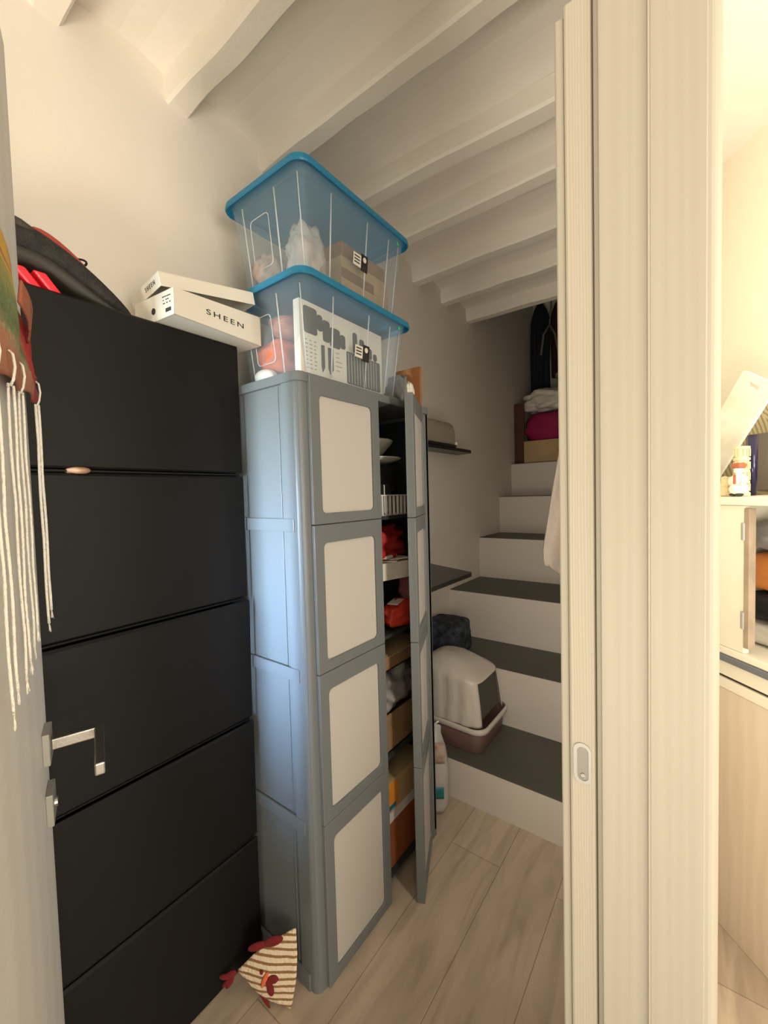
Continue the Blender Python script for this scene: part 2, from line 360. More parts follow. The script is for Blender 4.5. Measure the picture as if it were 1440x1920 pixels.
for i, yb in enumerate([-.29]+beams):
    b = NB(); n = 28; rings = []
    for k in range(n+1):
        x = WX-.01+(1.2)*k/n
        j = lambda s: noise.noise(Vector((x*5, yb*9+s, s)))*.006
        tw = .012*(x-WX) * (1 if i == 5 else 0)
        y0 = yb-.035+j(1)+tw*4; y1 = yb+.036+j(2)+tw*4; z0 = 2.603+j(3); z1 = 2.72
        rings.append([(x, y0-.004, z1), (x, y0, z0+.008), (x, y0+.008, z0), (x, y1-.008, z0), (x, y1, z0+.008), (x, y1+.004, z1)])
    loft(b, rings)
    o = obj('ceiling_beam', b, 'beam')
    place_words = ['first white ceiling beam, above the hinged door and out by the hall', 'second white ceiling beam, over the painted door',
      'white ceiling beam ending above the black cabinet, cut by the top left corner', 'white ceiling beam meeting the wall just left of the stacked storage boxes',
      'white ceiling beam running behind the corner of the top blue lid', 'white ceiling beam leaving the middle of the top blue lid edge',
      'white ceiling beam meeting the far corner of the top blue lid', 'third white ceiling beam counted from the dark stairwell opening',
      'second white ceiling beam counted from the dark stairwell opening', 'last white ceiling beam, at the edge of the dark stairwell opening']
    tag(o, place_words[i], 'beam', 'white painted ceiling beams')

# stairs: white risers, dark treads
st = [(1.66, .184), (2.06, .480), (2.43, .768), (2.914, 1.064), (3.327, 1.36), (3.62, 1.64)]
b = NB(); pts = [(1.66, 0)]
for k, (y, z) in enumerate(st):
    pts += [(y, z-.004), (st[k+1][0] if k < 5 else 4.3, z-.004)]
pts.append((4.3, 0)); prism(b, pts, 'x', WX, -.105)
stairs = struct('stairs', b, 'riser'); 
for k, (y, z) in enumerate(st):
    y1 = st[k+1][0] if k < 5 else 4.3
    b = NB(); box(b, WX, -.105, y+.001, y1, z-.004, z); t = struct('tread', b, 'tread', parent=stairs)

# ------------------------------------------------------------------ sliding door and its casing (right)
t = thing('sliding_door', 'bleached wood sliding door edge with oval flush pull, slid into the casing', 'door', (-.15, .605, 0))
b = NB(); box(b, .012, .045, 0, .04, .002, 2.03); obj('door_leaf', b, 'whitewood', t, bevel=.003)
b = NB(); box(b, 0.0, .0115, .004, .036, .002, 2.02); obj('edge_strip', b, 'whitewood2', t, bevel=.0025)
def ring_prism(bm, outer, inner, axis_y0, axis_y1):
    k = len(outer)
    A = [bm.verts.new((p[0], axis_y0, p[1])) for p in outer]; B = [bm.verts.new((p[0], axis_y0, p[1])) for p in inner]
    A2 = [bm.verts.new((p[0], axis_y1, p[1])) for p in outer]; B2 = [bm.verts.new((p[0], axis_y1, p[1])) for p in inner]
    for i in range(k):
        j = (i+1) % k
        bm.faces.new((A[i], A[j], B[j], B[i])); bm.faces.new((A2[i], B2[i], B2[j], A2[j]))
        bm.faces.new((A[i], A2[i], A2[j], A[j])); bm.faces.new((B[i], B[j], B2[j], B2[i]))
b = NB(); ring_prism(b, rrect(.0170, .0400, .994, 1.052, .0112, 8), rrect(.0220, .0360, .9995, 1.0465, .0068, 8), -.0012, .0)
pull = obj('flush_pull', b, 'nickel', t, bevel=.0003)
b = NB(); prism(b, rrect(.0220, .0360, .9995, 1.0465, .0068, 8), 'y', -.0003, -.0001); obj('recess', b, mat('dull nickel recess', (.22, .21, .19), .5, metal=.6), pull)
b = NB(); lathe(b, [(.0036, 0), (.0036, .0012), (.0026, .0016), (.0026, .0006)], seg=16)
k = obj('thumb_turn', b, 'nickel', pull); k.location = (.0290, -.0003, 1.0060); k.rotation_euler = (PI/2, 0, 0)

b = NB()                                   # casing boards as one profiled trim
box(b, -.1045, -.098, .612, .66, 0, 2.72); box(b, -.097, -.0445, .600, .66, 0, 2.72)
box(b, -.0448, -.0422, .5965, .66, 0, 2.72)
box(b, -.0425, .012, .5985, .66, 0, 2.72)
struct('trim_1', b, 'whitewood2', bevel=.0015)
b = NB(); pr = [(.012, .60)]+[(.012+.013*math.sin(t*PI/12), .613-.013*math.cos(t*PI/12)) for t in range(1, 7)]+[(.025, .66), (.012, .66)]
prism(b, pr, 'z', 0, 2.72); struct('trim_2', b, 'whitewood2', bevel=0)

# ------------------------------------------------------------------ hinged door on the left
U = Vector((-.947, .32, 0)).normalized(); N = Vector((.32, .947, 0)).normalized()
door_rz = math.atan2(U.y, U.x)             # local x along U, local y = -N
hd = thing('hinged_door', 'pale grey wood-grain door standing open at the left edge', 'door', tuple(U*.925+N*(-.0885)), door_rz)
# local: x from -.8 (hinge) to 0 (free edge); room face at y=0, body at y>0
b = NB(); box(b, -.70, 0, .0, .04, .008, 2.15); obj('door_leaf', b, 'doorpaint', hd, bevel=.002)
for zc, nm in ((1.005, 'handle_rose'), (.905, 'keyhole_rose')):
    b = NB(); box(b, -.078, -.026, -.010, 0, zc-.026, zc+.026); rs = obj(nm, b, 'nickel', hd, bevel=.0015)
    if nm == 'handle_rose':
        b = NB(); box(b, -.062, -.042, -.070, -.010, .996, 1.014)
        box(b, -.185, -.042, -.082, -.069, .996, 1.014)
        obj('lever', b, 'steel', hd, bevel=.002)
    else:
        b = NB(); lathe(b, [(.008, 0), (.008, .004), (.004, .004)], seg=14); k = obj('key_cylinder', b, 'steel', hd, smooth=False)
        k.location = (-.052, -.010, .905); k.rotation_euler = (PI/2, 0, 0)

# dyed felt hanging with cotton cords, against that door
fl = thing('felt_hanging', 'multicoloured dyed felt wall hanging with white cord tassels on the open door', 'wall hanging', tuple(U*.925+N*(-.0885)), door_rz)
b = NB()
def felt(u, v):
    x = -.004-.72*u
    top = 1.612-.31*x; hem = 1.574+.11*x
    z = hem+(top-hem)*v
    return (x, -.0155-.0030*math.sin(x*42)-.002*math.sin(v*7+x*9), z+.004*math.sin(x*37))
grid(b, felt, 70, 30); obj('felt', b, 'felt', fl, smooth=True, solid=.003)
b = NB(); grid(b, lambda u, v: (-.135-.075*v+.004*u, -.0185-.006*math.sin(v*PI)-.003*u, 1.632+.030*v+.030*u), 6, 12)
obj('felt_flap', b, mat('rust felt', (.36, .12, .07), 1, bump=.5, bscale=90), fl, smooth=True, solid=.003)
for i, (x0, z1) in enumerate([(-.032, 1.20), (-.225, 1.215), (-.305, 1.20), (-.40, 1.2), (-.52, 1.21), (-.61, 1.2)]):
    b = NB(); yy = -.0165; hz = 1.574+.11*x0
    tube(b, [(x0+.003, yy, hz+.032), (x0+.001, yy-.0035, hz+.028), (x0, yy-.005, hz+.014), (x0, yy-.003, hz), (x0, yy, hz-.008)], .0015, 7)
    for s_ in (-1, 1):
        ph = random.random()*6; pts = []
        zend = z1+(.02 if s_ > 0 else 0)
        for q in range(19):
            tt = q/18; z = hz-.006+(zend-hz+.006)*tt
            spread = .003+.006*abs(math.sin(tt*7+ph))
            pts.append((x0+s_*spread*.6+.003*math.sin(tt*5+ph), yy-.0008*s_-s_*spread*.12, z))
        tube(b, pts, .0014+.0006*(i == 0), 7)
        e = Vector(pts[-1])
        for q in range(5): tube(b, [e, e+Vector((random.uniform(-.006, .006), random.uniform(-.002, .001), -.012-.005*random.random()))], [.0011, .0004], 5)
    obj('tassel', b, 'cord', fl, smooth=True)

# ------------------------------------------------------------------ black tilt-front shoe cabinet
bc = thing('shoe_cabinet', 'tall black metal shoe cabinet with five tilting flap doors', 'cabinet', (WX+.003, 0, 0))
fx = .208; y0c, y1c = -.02, .748
b = NB()
box(b, 0, fx-.022, y0c, y0c+.012, 0, 1.835); box(b, 0, fx-.022, y1c-.012, y1c, 0, 1.835)
box(b, 0, .008, y0c+.012, y1c-.012, 0, 1.835); box(b, .008, fx-.022, y0c+.012, y1c-.012, 1.823, 1.835)
box(b, .008, fx-.05, y0c+.012, y1c-.012, 0, .012)
for k in range(1, 5): box(b, .008, fx-.07, y0c+.012, y1c-.012, .366*k-.004, .366*k+.004)
obj('carcass', b, 'blackedge', bc)
for k in range(5):
    z0 = .368*k+.004 if k else .004; z1 = .368*(k+1)-.007 if k < 4 else 1.845
    b = NB(); tilt = [0, .006, .010, .003, 0][k]
    pr = [(fx-.006, z0), (fx-.002, z0), (fx, z0+.004), (fx+tilt, z1-.006), (fx+tilt-.002, z1), (fx-.006+tilt, z1)]
    # slightly bulged sheet face
    n = 10; rings = []
    for q in range(n+1):
        y = y0c+.004+(y1c-y0c-.008)*q/n; bulge = .004*math.sin(PI*q/n)
        rings.append([(px+(bulge if i in (2, 3) else 0), y, pz) for i, (px, pz) in enumerate(pr)])
    loft(b, rings)
    fd = obj('flap_door', b, 'black', bc)
    if 0 < k:
        b = NB(); box(b, fx-.026, fx-.004, y0c+.012, y1c-.012, z0-.0075, z0-.0035); obj('finger_lip', b, 'black', fd)
b = NB(); blob(b, (0, 0, 0), (.03, .022, .008), 2.2, .03, sub=3)
k = obj('shoe', b, 'tan', smooth=True); k.location = (WX+.202, .335, 1.4715)
tag(k, 'tan shoe tip peeking through the upper gap of the black cabinet', 'shoe')

# trainer on top
sh = thing('trainer', 'black and red sports shoe with red sole lugs on the black cabinet top', 'shoe', (-1.128, .10, 1.837)); sh.scale = (1, 1, .88)
def shoe_ring(y, zt, zb, hw, n=20):
    pts = []
    for k in range(n):
        t = 2*PI*k/n; c = math.cos(t); s = math.sin(t)
        pts.append((hw*math.copysign(abs(c)**.8, c), y, (zt+zb)/2+(zt-zb)/2*math.copysign(abs(s)**.75, s)))
    return pts
b = NB(); prof = [(.0, .125, .055, .025), (.03, .158, .060, .040), (.08, .168, .066, .044), (.14, .166, .066, .046), (.18, .166, .064, .047), (.215, .150, .056, .047), (.25, .132, .045, .046),
                  (.29, .104, .028, .045), (.33, .070, .012, .042), (.365, .036, .006, .034), (.382, .014, .004, .018)]
loft(b, [shoe_ring(*p) for p in prof])
obj('upper', b, 'mesh', sh, smooth=True, sub=1)
b = NB(); pr2 = [(.175, .158, .13, .016), (.19, .172, .136, .024), (.215, .168, .12, .028), (.25, .147, .105, .026), (.285, .120, .09, .018), (.30, .098, .08, .010)]
loft(b, [shoe_ring(*p) for p in pr2]); obj('tongue', b, 'shoered', sh, smooth=True, sub=1)
b = NB(); pr2 = [(.0, .15, .11, .030), (.04, .174, .12, .038), (.1, .177, .125, .042), (.15, .174, .125, .044), (.185, .160, .12, .044), (.2, .140, .11, .035)]
loft(b, [shoe_ring(*p) for p in pr2]); obj('collar', b, 'shoeupper', sh, smooth=True, sub=1)
b = NB(); pr3 = [(-.01, .094, .052, .038), (.03, .096, .054, .048), (.10, .100, .057, .052), (.17, .100, .060, .054), (.21, .094, .050, .053), (.25, .070, .026, .052), (.29, .044, .008, .050), (.33, .018, .0, .046), (.36, .008, .0, .036)]
loft(b, [shoe_ring(*p) for p in pr3]); so = obj('sole', b, 'sole', sh, smooth=True, sub=1)
for q, yy in enumerate((.03, .08, .118, .158, .192)):
    b = NB(); prism(b, [(yy+.016, 0), (yy+.038, 0), (yy+.006, .046), (yy-.016, .046)], 'x', -.045, .052)
    obj('lug', b, 'lug' if q != 2 else 'pinklug', so, bevel=.004, seg=3)
b = NB(); tube(b, [(-.005+.002*math.sin(t), .274+.017*math.cos(t*.75-.8), .128+.012*math.sin(t*.75-.2)) for t in [i*.5 for i in range(8)]], .0026, 7)
obj('pull_loop', b, 'blackcloth', sh, smooth=True)

# ------------------------------------------------------------------ shoe box and its lid
SBX = thing('shoe_box', 'open white cardboard shoe box overhanging the black cabinet edge', 'box', (-.997, .522, 1.846), math.radians(5.3))
# local: y along 0..0.282, x from -.17 to 0, z 0..h
b = NB(); hL, hR = .064, .084; th = .002; LB = .270
def sloped_panel(bm, x0, x1, y0, y1, zl, zr):
    vs = [bm.verts.new(p) for p in ((x0, y0, 0), (x1, y0, 0), (x1, y1, 0), (x0, y1, 0), (x0, y0, zl), (x1, y0, zl), (x1, y1, zr), (x0, y1, zr))]
    for q in ((0, 3, 2, 1), (4, 5, 6, 7), (0, 1, 5, 4), (1, 2, 6, 5), (2, 3, 7, 6), (3, 0, 4, 7)): bm.faces.new([vs[i] for i in q])
box(b, -.17, 0, 0, LB, 0, th)
sloped_panel(b, -th, 0, 0, LB, hL, hR); sloped_panel(b, -.17, -.17+th, 0, LB, hL, hR)
sloped_panel(b, -.17, 0, 0, th, hL, hL); sloped_panel(b, -.17, 0, LB-th, LB, hR, hR)
obj('box_body', b, 'card', SBX, bevel=.0008)
text('lettering', 'SHEEN', .019, 'ink', SBX, facing((.0006, .148, .037), (0, 1, 0)) @ Matrix.Diagonal((1.75, 1, 1, 1)), spacing=1.35)
b = NB()
for q, (xa, xb, zz) in enumerate([(-.046, -.038, .049), (-.036, -.030, .049), (-.028, -.012, .0485), (-.044, -.040, .041), (-.032, -.027, .041), (-.025, -.020, .041), (-.044, -.036, .033), (-.030, -.024, .033), (-.018, -.012, .033)]):
    box(b, xa, xb, -.0007, 0, zz, zz+.0022)
fp = obj('fine_print', b, 'inkgrey', SBX); fp['kind'] = 'stuff'
b = NB(); xx = -.034
for q in range(11):
    wd = [.0012, .0007, .0018][q % 3]; box(b, xx, xx+wd, -.0007, 0, .012, .021); xx += wd+.0009
obj('printed_bars', b, 'inkgrey', SBX)
b = NB(); lathe(b, [(.008, 0), (.008, .001)], seg=18); k = obj('finger_hole', b, 'ink', SBX); k.location = (-.085, -.0002, .026); k.rotation_euler = (PI/2, 0, 0)
b = NB(); h = .034; LL = .262
for q in ((-.175, 0, 0, LL, h-.002, h), (-.002, 0, 0, LL, 0, h-.002), (-.175, -.173, 0, LL, 0, h-.002), (-.173, -.002, 0, .002, 0, h-.002), (-.173, -.002, LL-.002, LL, 0, h-.002)): box(b, *q)
LD = obj('lid', b, 'card', SBX, bevel=.0008)
LD['label'] = 'white lid resting tilted and askew on the box'
LD.location = (-.030, -.012, .070); LD.rotation_euler = (math.radians(8.5), math.radians(-2), math.radians(-9))
text('lettering', 'SHEEN', .015, 'inkgrey', LD, facing((-.055, -.0006, h/2), (1, 0, 0)), spacing=1.5)
b = NB(); box(b, 0, .12, 0, .18, 0, .03); o = obj('shoe_box', b, 'card', bevel=.001)
o.location = (-1.27, .43, 1.837); tag(o, 'low white box flat on the cabinet against the wall, behind the shoe box', 'box')

# ------------------------------------------------------------------ grey plastic wardrobe
gw = thing('plastic_wardrobe', 'tall grey plastic wardrobe with cream panels and its right door ajar', 'wardrobe', (0, 0, 0))
X0, X1, YA, YB = -1.20, -.842, .756, 1.435
H = 1.735; seams = [.475, .905, 1.322]
for xr in (X1-.078, X1-.036):
    b = NB(); box(b, xr, xr+.002, YA+.0035, YA+.0065, .05, H-.03); obj('side_ridge', b, 'grey', gw, bevel=.0006)
b = NB()       # carcass, stepped plastic walls
box(b, X0, X1, YA+.006, YA+.016, .03, H-.02); box(b, X0, X1, YB-.016, YB-.004, .03, H-.02); box(b, X0, X0+.01, YA+.016, YB-.016, .03, H-.02)
obj('side_wall', b, 'grey', gw)
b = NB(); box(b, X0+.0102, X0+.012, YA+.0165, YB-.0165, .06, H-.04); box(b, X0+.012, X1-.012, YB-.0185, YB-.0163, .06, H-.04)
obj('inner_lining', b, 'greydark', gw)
# corner post: rounded vertical + thin groove
b = NB(); r = .022
pr = [(X1-.06, YA+.0055), (X1-.06, YA)]+[(X1-r+r*math.sin(t*PI/16)+.006, YA+r-r*math.cos(t*PI/16)) for t in range(0, 9)]+[(X1+.006, YA+.034), (X1-.010, YA+.034), (X1-.010, YA+.0055)]
prism(b, pr, 'z', .0, H); obj('corner_post', b, 'grey', gw)
b = NB(); box(b, X1-.012, X1, YB-.03, YB, 0, H); obj('rear_post', b, 'grey', gw, bevel=.002)
def band(z0, z1, out):
    bb = NB(); box(bb, X0, X1-.024, YA-out-.001, YA+.004, z0, z1); return bb
for z in seams:
    obj('side_band', band(z-.016, z+.020, .002), 'grey', gw, bevel=.0015)
obj('side_band', band(.0, .05, .004), 'grey', gw, bevel=.0015)
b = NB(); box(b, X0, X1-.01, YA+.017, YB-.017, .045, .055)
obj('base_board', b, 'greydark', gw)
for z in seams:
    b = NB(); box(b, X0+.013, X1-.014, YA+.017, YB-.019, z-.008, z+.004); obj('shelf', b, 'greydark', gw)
b = NB(); prism(b, rrect(X0, X1+.010, YA-.004, YB+.001, .024), 'z', H-.026, H); obj('top_board', b, 'grey', gw, bevel=.002)

def leaf(parent_name, w, mirrored=False):
    """door leaf made of four framed modules; local: y 0..w along the door, x = thickness (front at +), z up"""
    d = bpy.data.objects.new(parent_name, None); C.objects.link(d); d.parent = gw
    return d
def frame_mesh(w, z0, z1, T=.028):
    bm = NB(); mg = .036; zt = .052; zb = .030
    outer = [(0, z0), (w, z0), (w, z1), (0, z1)]
    hole = rrect(mg, w-mg, z0+zb, z1-zt, .016, 6)       # starts at right-top corner, goes CCW
    k = len(hole)//4
    for x in (0, T):
        O = [bm.verts.new((x, y, z)) for y, z in outer]; Hh = [bm.verts.new((x, y, z)) for y, z in hole]
        # corners order of hole: (1,1),(0,1),(0,0),(1,0)
        oc = [O[2], O[3], O[0], O[1]]
        for c in range(4):
            seg_ = Hh[c*k:(c+1)*k]
            for i in range(k-1): bm.faces.new((oc[c], seg_[i], seg_[i+1]))
            nx = Hh[((c+1)*k) % len(Hh)]
            bm.faces.new((oc[c], seg_[-1], nx, oc[(c+1) % 4]))
        if x == 0: O0, H0 = O, Hh
        else:
            for i in range(4): bm.faces.new((O0[i], O0[(i+1) % 4], O[(i+1) % 4], O[i]))
            for i in range(len(Hh)): bm.faces.new((H0[i], Hh[i], Hh[(i+1) % len(Hh)], H0[(i+1) % len(Hh)]))
    return bm
def build_leaf(w, loc, rz, zlo=.0):
    d = bpy.data.objects.new('door', None); C.objects.link(d); d.parent = gw; d.location = loc; d.rotation_euler = (0, 0, rz)
    zs = [zlo]+seams+[H-.003]
    for i in range(4):
        bm = frame_mesh(w, zs[i]+.0008, zs[i+1]-.0008); obj('door_frame', bm, 'grey', d, bevel=.0025, seg=3)
        bm = NB(); prism(bm, rrect(.030, w-.030, zs[i]+.024, zs[i+1]-.046, .014, 6), 'x', .015, .0205); obj('door_panel', bm, 'panel', d)
    return d
build_leaf(.305, (X1-.011, YA+.034, 0), 0)
# ajar leaf: free edge near (-.752,1.155), hinge near (-.853,1.43)
fe = Vector((-.731, 1.155, 0)); hg = Vector((-.853, 1.425, 0)); dv = hg-fe
nl = Vector((dv.y, -dv.x, 0)).normalized(); fe -= nl*.028
rl = build_leaf(dv.length, tuple(fe), math.atan2(dv.y, dv.x)-PI/2, .0)

# ------------------------------------------------------------------ things inside the wardrobe
def bx(name, label, cat, x0, x1, y0, y1, z0, z1, m, rz=0, group=None, bevel=.0015):
    bm = NB(); cx, cy = (x0+x1)/2, (y0+y1)/2
    box(bm, x0-cx, x1-cx, y0-cy, y1-cy, 0, z1-z0); o = obj(name, bm, m, bevel=bevel); o.location = (cx, cy, z0); o.rotation_euler = (0, 0, rz)
    return tag(o, label, cat, group)
def bl(name, label, cat, c, rad, m, amp=.1, pw=2.6, fr=3, seed=1, rz=0, sub=4):
    bm = NB(); blob(bm, (0, 0, rad[2]*.9), rad, pw, amp, fr, seed, sub); o = obj(name, bm, m, smooth=True); o.location = c; o.rotation_euler = (0, 0, rz); return tag(o, label, cat)
def lt(name, label, cat, prof, loc, m, seg=28, rot=(0, 0, 0)):
    bm = NB(); lathe(bm, prof, seg=seg); o = obj(name, bm, m, smooth=False); 
    for p in o.data.polygons: p.use_smooth = True
    return tag(place(o, loc, rot), label, cat)
# top module: pan, plates, bowls, basket
lt('cooking_pot', 'black cooking pot under the dishes in the top of the wardrobe', 'pot', [(.085, 0), (.092, .01), (.094, .09), (.088, .09), (.084, .012)], (-.975, 1.24, 1.416), 'blackedge')
lt('plate', 'grey plate lying between black pot and white bowl in the wardrobe', 'plate', [(.03, 0), (.05, .003), (.105, .024), (.109, .028), (.05, .008)], (-.965, 1.235, 1.508), 'ceramic')
lt('bowl', 'white bowl on top of the dish stack in the wardrobe', 'bowl', [(.035, 0), (.06, .012), (.095, .05), (.100, .062), (.094, .060), (.055, .016)], (-.985, 1.225, 1.540), 'ceramic')
lt('bowl', 'small pale bowl nested under the rim in the dish stack', 'bowl', [(.03, 0), (.05, .01), (.07, .03), (.066, .03), (.045, .012)], (-1.02, 1.06, 1.33), 'ceramic')
bk = thing('basket', 'white slatted plastic basket on the top shelf of the wardrobe', 'basket', (-.945, 1.245, 1.326))
b = NB(); pts = rrect(-.075, .075, -.12, .12, .04, 6)
prism(b, pts, 'z', 0, .004); prism(b, rrect(-.079, .079, -.124, .124, .042, 6), 'z', .070, .074) ; obj('base', b, 'white', bk)
b = NB()
for i in range(60):
    t = i/60*len(pts); i0 = int(t); fr_ = t-i0; p = pts[i0 % len(pts)]; q = pts[(i0+1) % len(pts)]
    # even spacing along perimeter
per = [0]
for i in range(len(pts)): per.append(per[-1]+math.dist(pts[i], pts[(i+1) % len(pts)]))
for i in range(30):
    s = per[-1]*i/30; k = max(j for j in range(len(pts)) if per[j] <= s); fr_ = (s-per[k])/(per[k+1]-per[k])
    p, q = pts[k], pts[(k+1) % len(pts)]; x = p[0]+(q[0]-p[0])*fr_; y = p[1]+(q[1]-p[1])*fr_
    box(b, x-.0035, x+.0035, y-.0035, y+.0035, .003, .071)
obj('slats', b, 'white', bk)
bx('food_tin', 'silver metal tin leaning in the white basket', 'tin', -.93, -.88, 1.17, 1.24, 1.332, 1.437, 'steel', rz=.3, bevel=.004)
bx('storage_tray', 'black plastic tray upright beside the white basket', 'tray', -.86, -.853, 1.33, 1.41, 1.327, 1.50, 'blackedge', rz=-.1, bevel=.003)
# second module
bl('fabric_bag', 'red crumpled cloth bag at the top of the second compartment', 'bag', (-.98, 1.23, 1.16), (.10, .13, .07), 'redcloth', .2, seed=3)
bx('paper_box', 'white paper box in the second compartment above red bags', 'box', -.96, -.865, 1.155, 1.33, 1.093, 1.155, 'card', rz=-.25)
for i, (dx, dy, z, rz, lb) in enumerate([(0, 0, 1.157, .5, 'white card lying on the white paper box'), (.01, .03, 1.163, -.3, 'pink edged leaflet lying askew over the white card'), (-.01, -.02, 1.171, .15, 'topmost folded white leaflet on the paper box')]):
    o = bx('leaflet', lb, 'paper', -.95+dx, -.87+dx, 1.19+dy, 1.28+dy, z, z+.004+.006*(i == 2), 'card', rz=rz, bevel=0)
bl('gift_bag', 'muted pink cloth pouch hanging from the shelf contents beside the red bag', 'bag', (-.885, 1.345, .985), (.035, .05, .07), mat('dusty mauve cloth', (.22, .08, .09), .9, bump=.4, bscale=20), .1, seed=4)
bl('shopping_bag', 'bright red plastic carrier bag under the white paper box', 'bag', (-1.02, 1.19, .911), (.075, .11, .085), 'redcloth', .16, seed=5)
bl('shopping_bag', 'orange-red plastic bag at the bottom of the second compartment', 'bag', (-.888, 1.29, .911), (.042, .10, .05), 'redplastic', .1, seed=6)
bx('leaflet', 'white card lying on the orange-red plastic bag', 'paper', -.90, -.86, 1.20, 1.28, 1.004, 1.007, 'card', rz=.3, bevel=0)
# third module
b = NB(); t = thing('cardboard_box', 'brown cardboard tray with raised flap at the top of third compartment', 'box', (-.945, 1.26, .77))
box(b, -.11, .07, -.13, .13, 0, .004); box(b, .066, .07, -.13, .13, 0, .045); box(b, -.11, -.106, -.13, .13, 0, .06); box(b, -.11, .07, -.13, -.126, 0, .05); box(b, -.11, .07, .126, .13, 0, .05)
obj('tray', b, 'cardboard', t)
b = NB(); box(b, 0, .10, -.13, .13, 0, .003, Matrix.Rotation(math.radians(195), 4, 'Y')); k = obj('flap', b, 'cardlight', t); k.location = (.07, 0, .048)
bl('plastic_bag', 'grey crumpled plastic bag between the two cardboard boxes', 'bag', (-.955, 1.24, .612), (.10, .13, .085), 'greybag', .18, seed=8)
t = thing('cardboard_box', 'open brown cardboard box holding the grey plastic bag', 'box', (-.945, 1.25, .48))
b = NB(); box(b, -.12, .075, -.14, .14, 0, .004); box(b, .071, .075, -.14, .14, 0, .135); box(b, -.12, -.116, -.14, .14, 0, .135); box(b, -.12, .075, -.14, -.136, 0, .135); box(b, -.12, .075, .136, .14, 0, .135)
obj('box_body', b, 'cardboard', t)
# fourth module
t = thing('produce_box', 'cream and orange printed carton on the wardrobe bottom boxes', 'box', (-.945, 1.245, .262))
b = NB(); box(b, -.11, .08, -.14, .13, 0, .11); obj('carton', b, 'cardlight', t, bevel=.002)
b = NB(); box(b, .0803, .0810, -.14, -.045, .012, .108); obj('orange_print', b, 'orangeprint', t)
b = NB(); box(b, .0812, .0816, -.11, -.06, .012, .028); obj('dark_print', b, 'teal', t)
b = NB(); box(b, .0, .10, -.14, .13, 0, .003, Matrix.Rotation(math.radians(-172), 4, 'Y')); k = obj('flap', b, 'cardlight', t); k.location = (.08, 0, .113)
bx('tray', 'pale plastic tray directly under the orange printed carton', 'tray', -1.04, -.872, 1.11, 1.37, .215, .260, 'white')
bx('cardboard_box', 'rust orange box at the bottom of the wardrobe', 'box', -1.05, -.868, 1.095, 1.40, .056, .213, 'rustbox')

# ------------------------------------------------------------------ clear tubs on top
def tub(label, x0, x1, y0, y1, z0, z1, lid_ins=.0, extra=''):
    t = thing('storage_tub', label, 'storage box', ((x0+x1)/2, (y0+y1)/2, z0))
    hx, hy, h = (x1-x0)/2, (y1-y0)/2, z1-z0-.012
    b = NB(); ins = .030
    rings = []
    for k in range(9):
        tt = k/8; q = ins*(1-tt); rings.append([(x, y, h*tt) for x, y in rrect(-hx+q+.014, hx-q-.014, -hy+q+.014, hy-q-.014, .035, 6)])
    loft(b, rings, True, False)
    obj('tub_body', b, 'tub', t, smooth=False, solid=.0025)
    b = NB()
    def wallx(z): return hx-.0125-ins*(1-z/h)
    def wally(z): return hy-.0125-ins*(1-z/h)
    def rib(p, q, r):
        bb = NB(); tube(bb, [p, q], r, 6); obj('rib', bb, 'ridge', t, smooth=True)
    for fy in (-.50, .12, .55):       # ribs on the long front side
        yy = fy*hy; rib((wallx(.01), yy*.93, .01), (wallx(h-.03), yy, h-.03), .0024)
    rib((wallx(.01), hy*.70, .01), (wallx(h-.03), hy*.76, h-.03), .0018)
    for fx_ in (-.52, .30):           # ribs on the short side
        rib((fx_*hx*.93, -wally(.01), .01), (fx_*hx, -wally(h-.03), h-.03), .0024)
    rib((hx-.04, -wally(.01)+.002, .01), (hx-.03, -wally(h-.03)+.002, h-.03), .0018)
    b.free(); b = NB()
    pts = rrect(-.36*hx, .10*hx, h*.22, h*.72, .012, 3); pts = [(x, -wally(z), z) for x, z in pts]
    tube(b, pts+[pts[0]], .0016, 6)
    obj('grip_outline', b, 'ridge', t, smooth=True)
    b = NB()    # lid: top plate plus rolled rim
    loft(b, [[(x, y, z) for x, y in rrect(-hx+q, hx-q, -hy+q, hy-q, .04, 6)] for q, z in ((.0, h-.012), (-.002, h-.008), (.0, h+.006), (.006, h+.010), (.014, h+.010), (.018, h+.004), (.05, h+.004), (.055, h+.008))], False, True)
    obj('lid', b, 'lid', t, smooth=False, solid=.002)
    b = NB(); lathe(b, [(.006, 0), (.006, .0006)], seg=14); k = obj('green_sticker', b, 'green', t); k.location = (hx-.0135, hy*.74, h-.022); k.rotation_euler = (0, PI/2, 0)
    b = NB(); zc = h*.42; xs = wallx(zc)+.002
    R = Matrix.Translation((xs, hy*.06, zc)) @ Matrix.Rotation(math.atan2(ins, h), 4, 'Y')
    box(b, 0, .0006, -.045, -.008, -.016, .020, R); lab = obj('price_label', b, 'card', t)
    b = NB(); box(b, 0, .001, -.008, .024, -.022, .028, R); lb2 = obj('black_label', b, 'ink', t, bevel=.0003)
    b = NB(); lathe(b, [(.008, 0), (.008, .0006)], seg=16); bmesh.ops.transform(b, matrix=R @ Matrix.Translation((.0011, .008, .013)) @ Matrix.Rotation(PI/2, 4, 'Y'), verts=b.verts[:])
    obj('round_mark', b, 'card', lb2)
    b = NB()
    for q in range(3): box(b, .0011, .0014, -.002, .016, -.004-.006*q, -.0025-.006*q, R)
    for q in range(3): box(b, .0007, .0009, -.040, -.014, .010-.009*q, .014-.009*q, R)
    obj('fine_print', b, 'inkgrey', lb2)
    return t, hx, hy, h
tub('lower clear storage tub with blue lid, standing on the grey wardrobe', -1.165, -.812, .765, 1.295, 1.737, 2.012)
tub('upper clear storage tub with blue lid, on top of the other tub', -1.165, -.812, .770, 1.30, 2.014, 2.302)
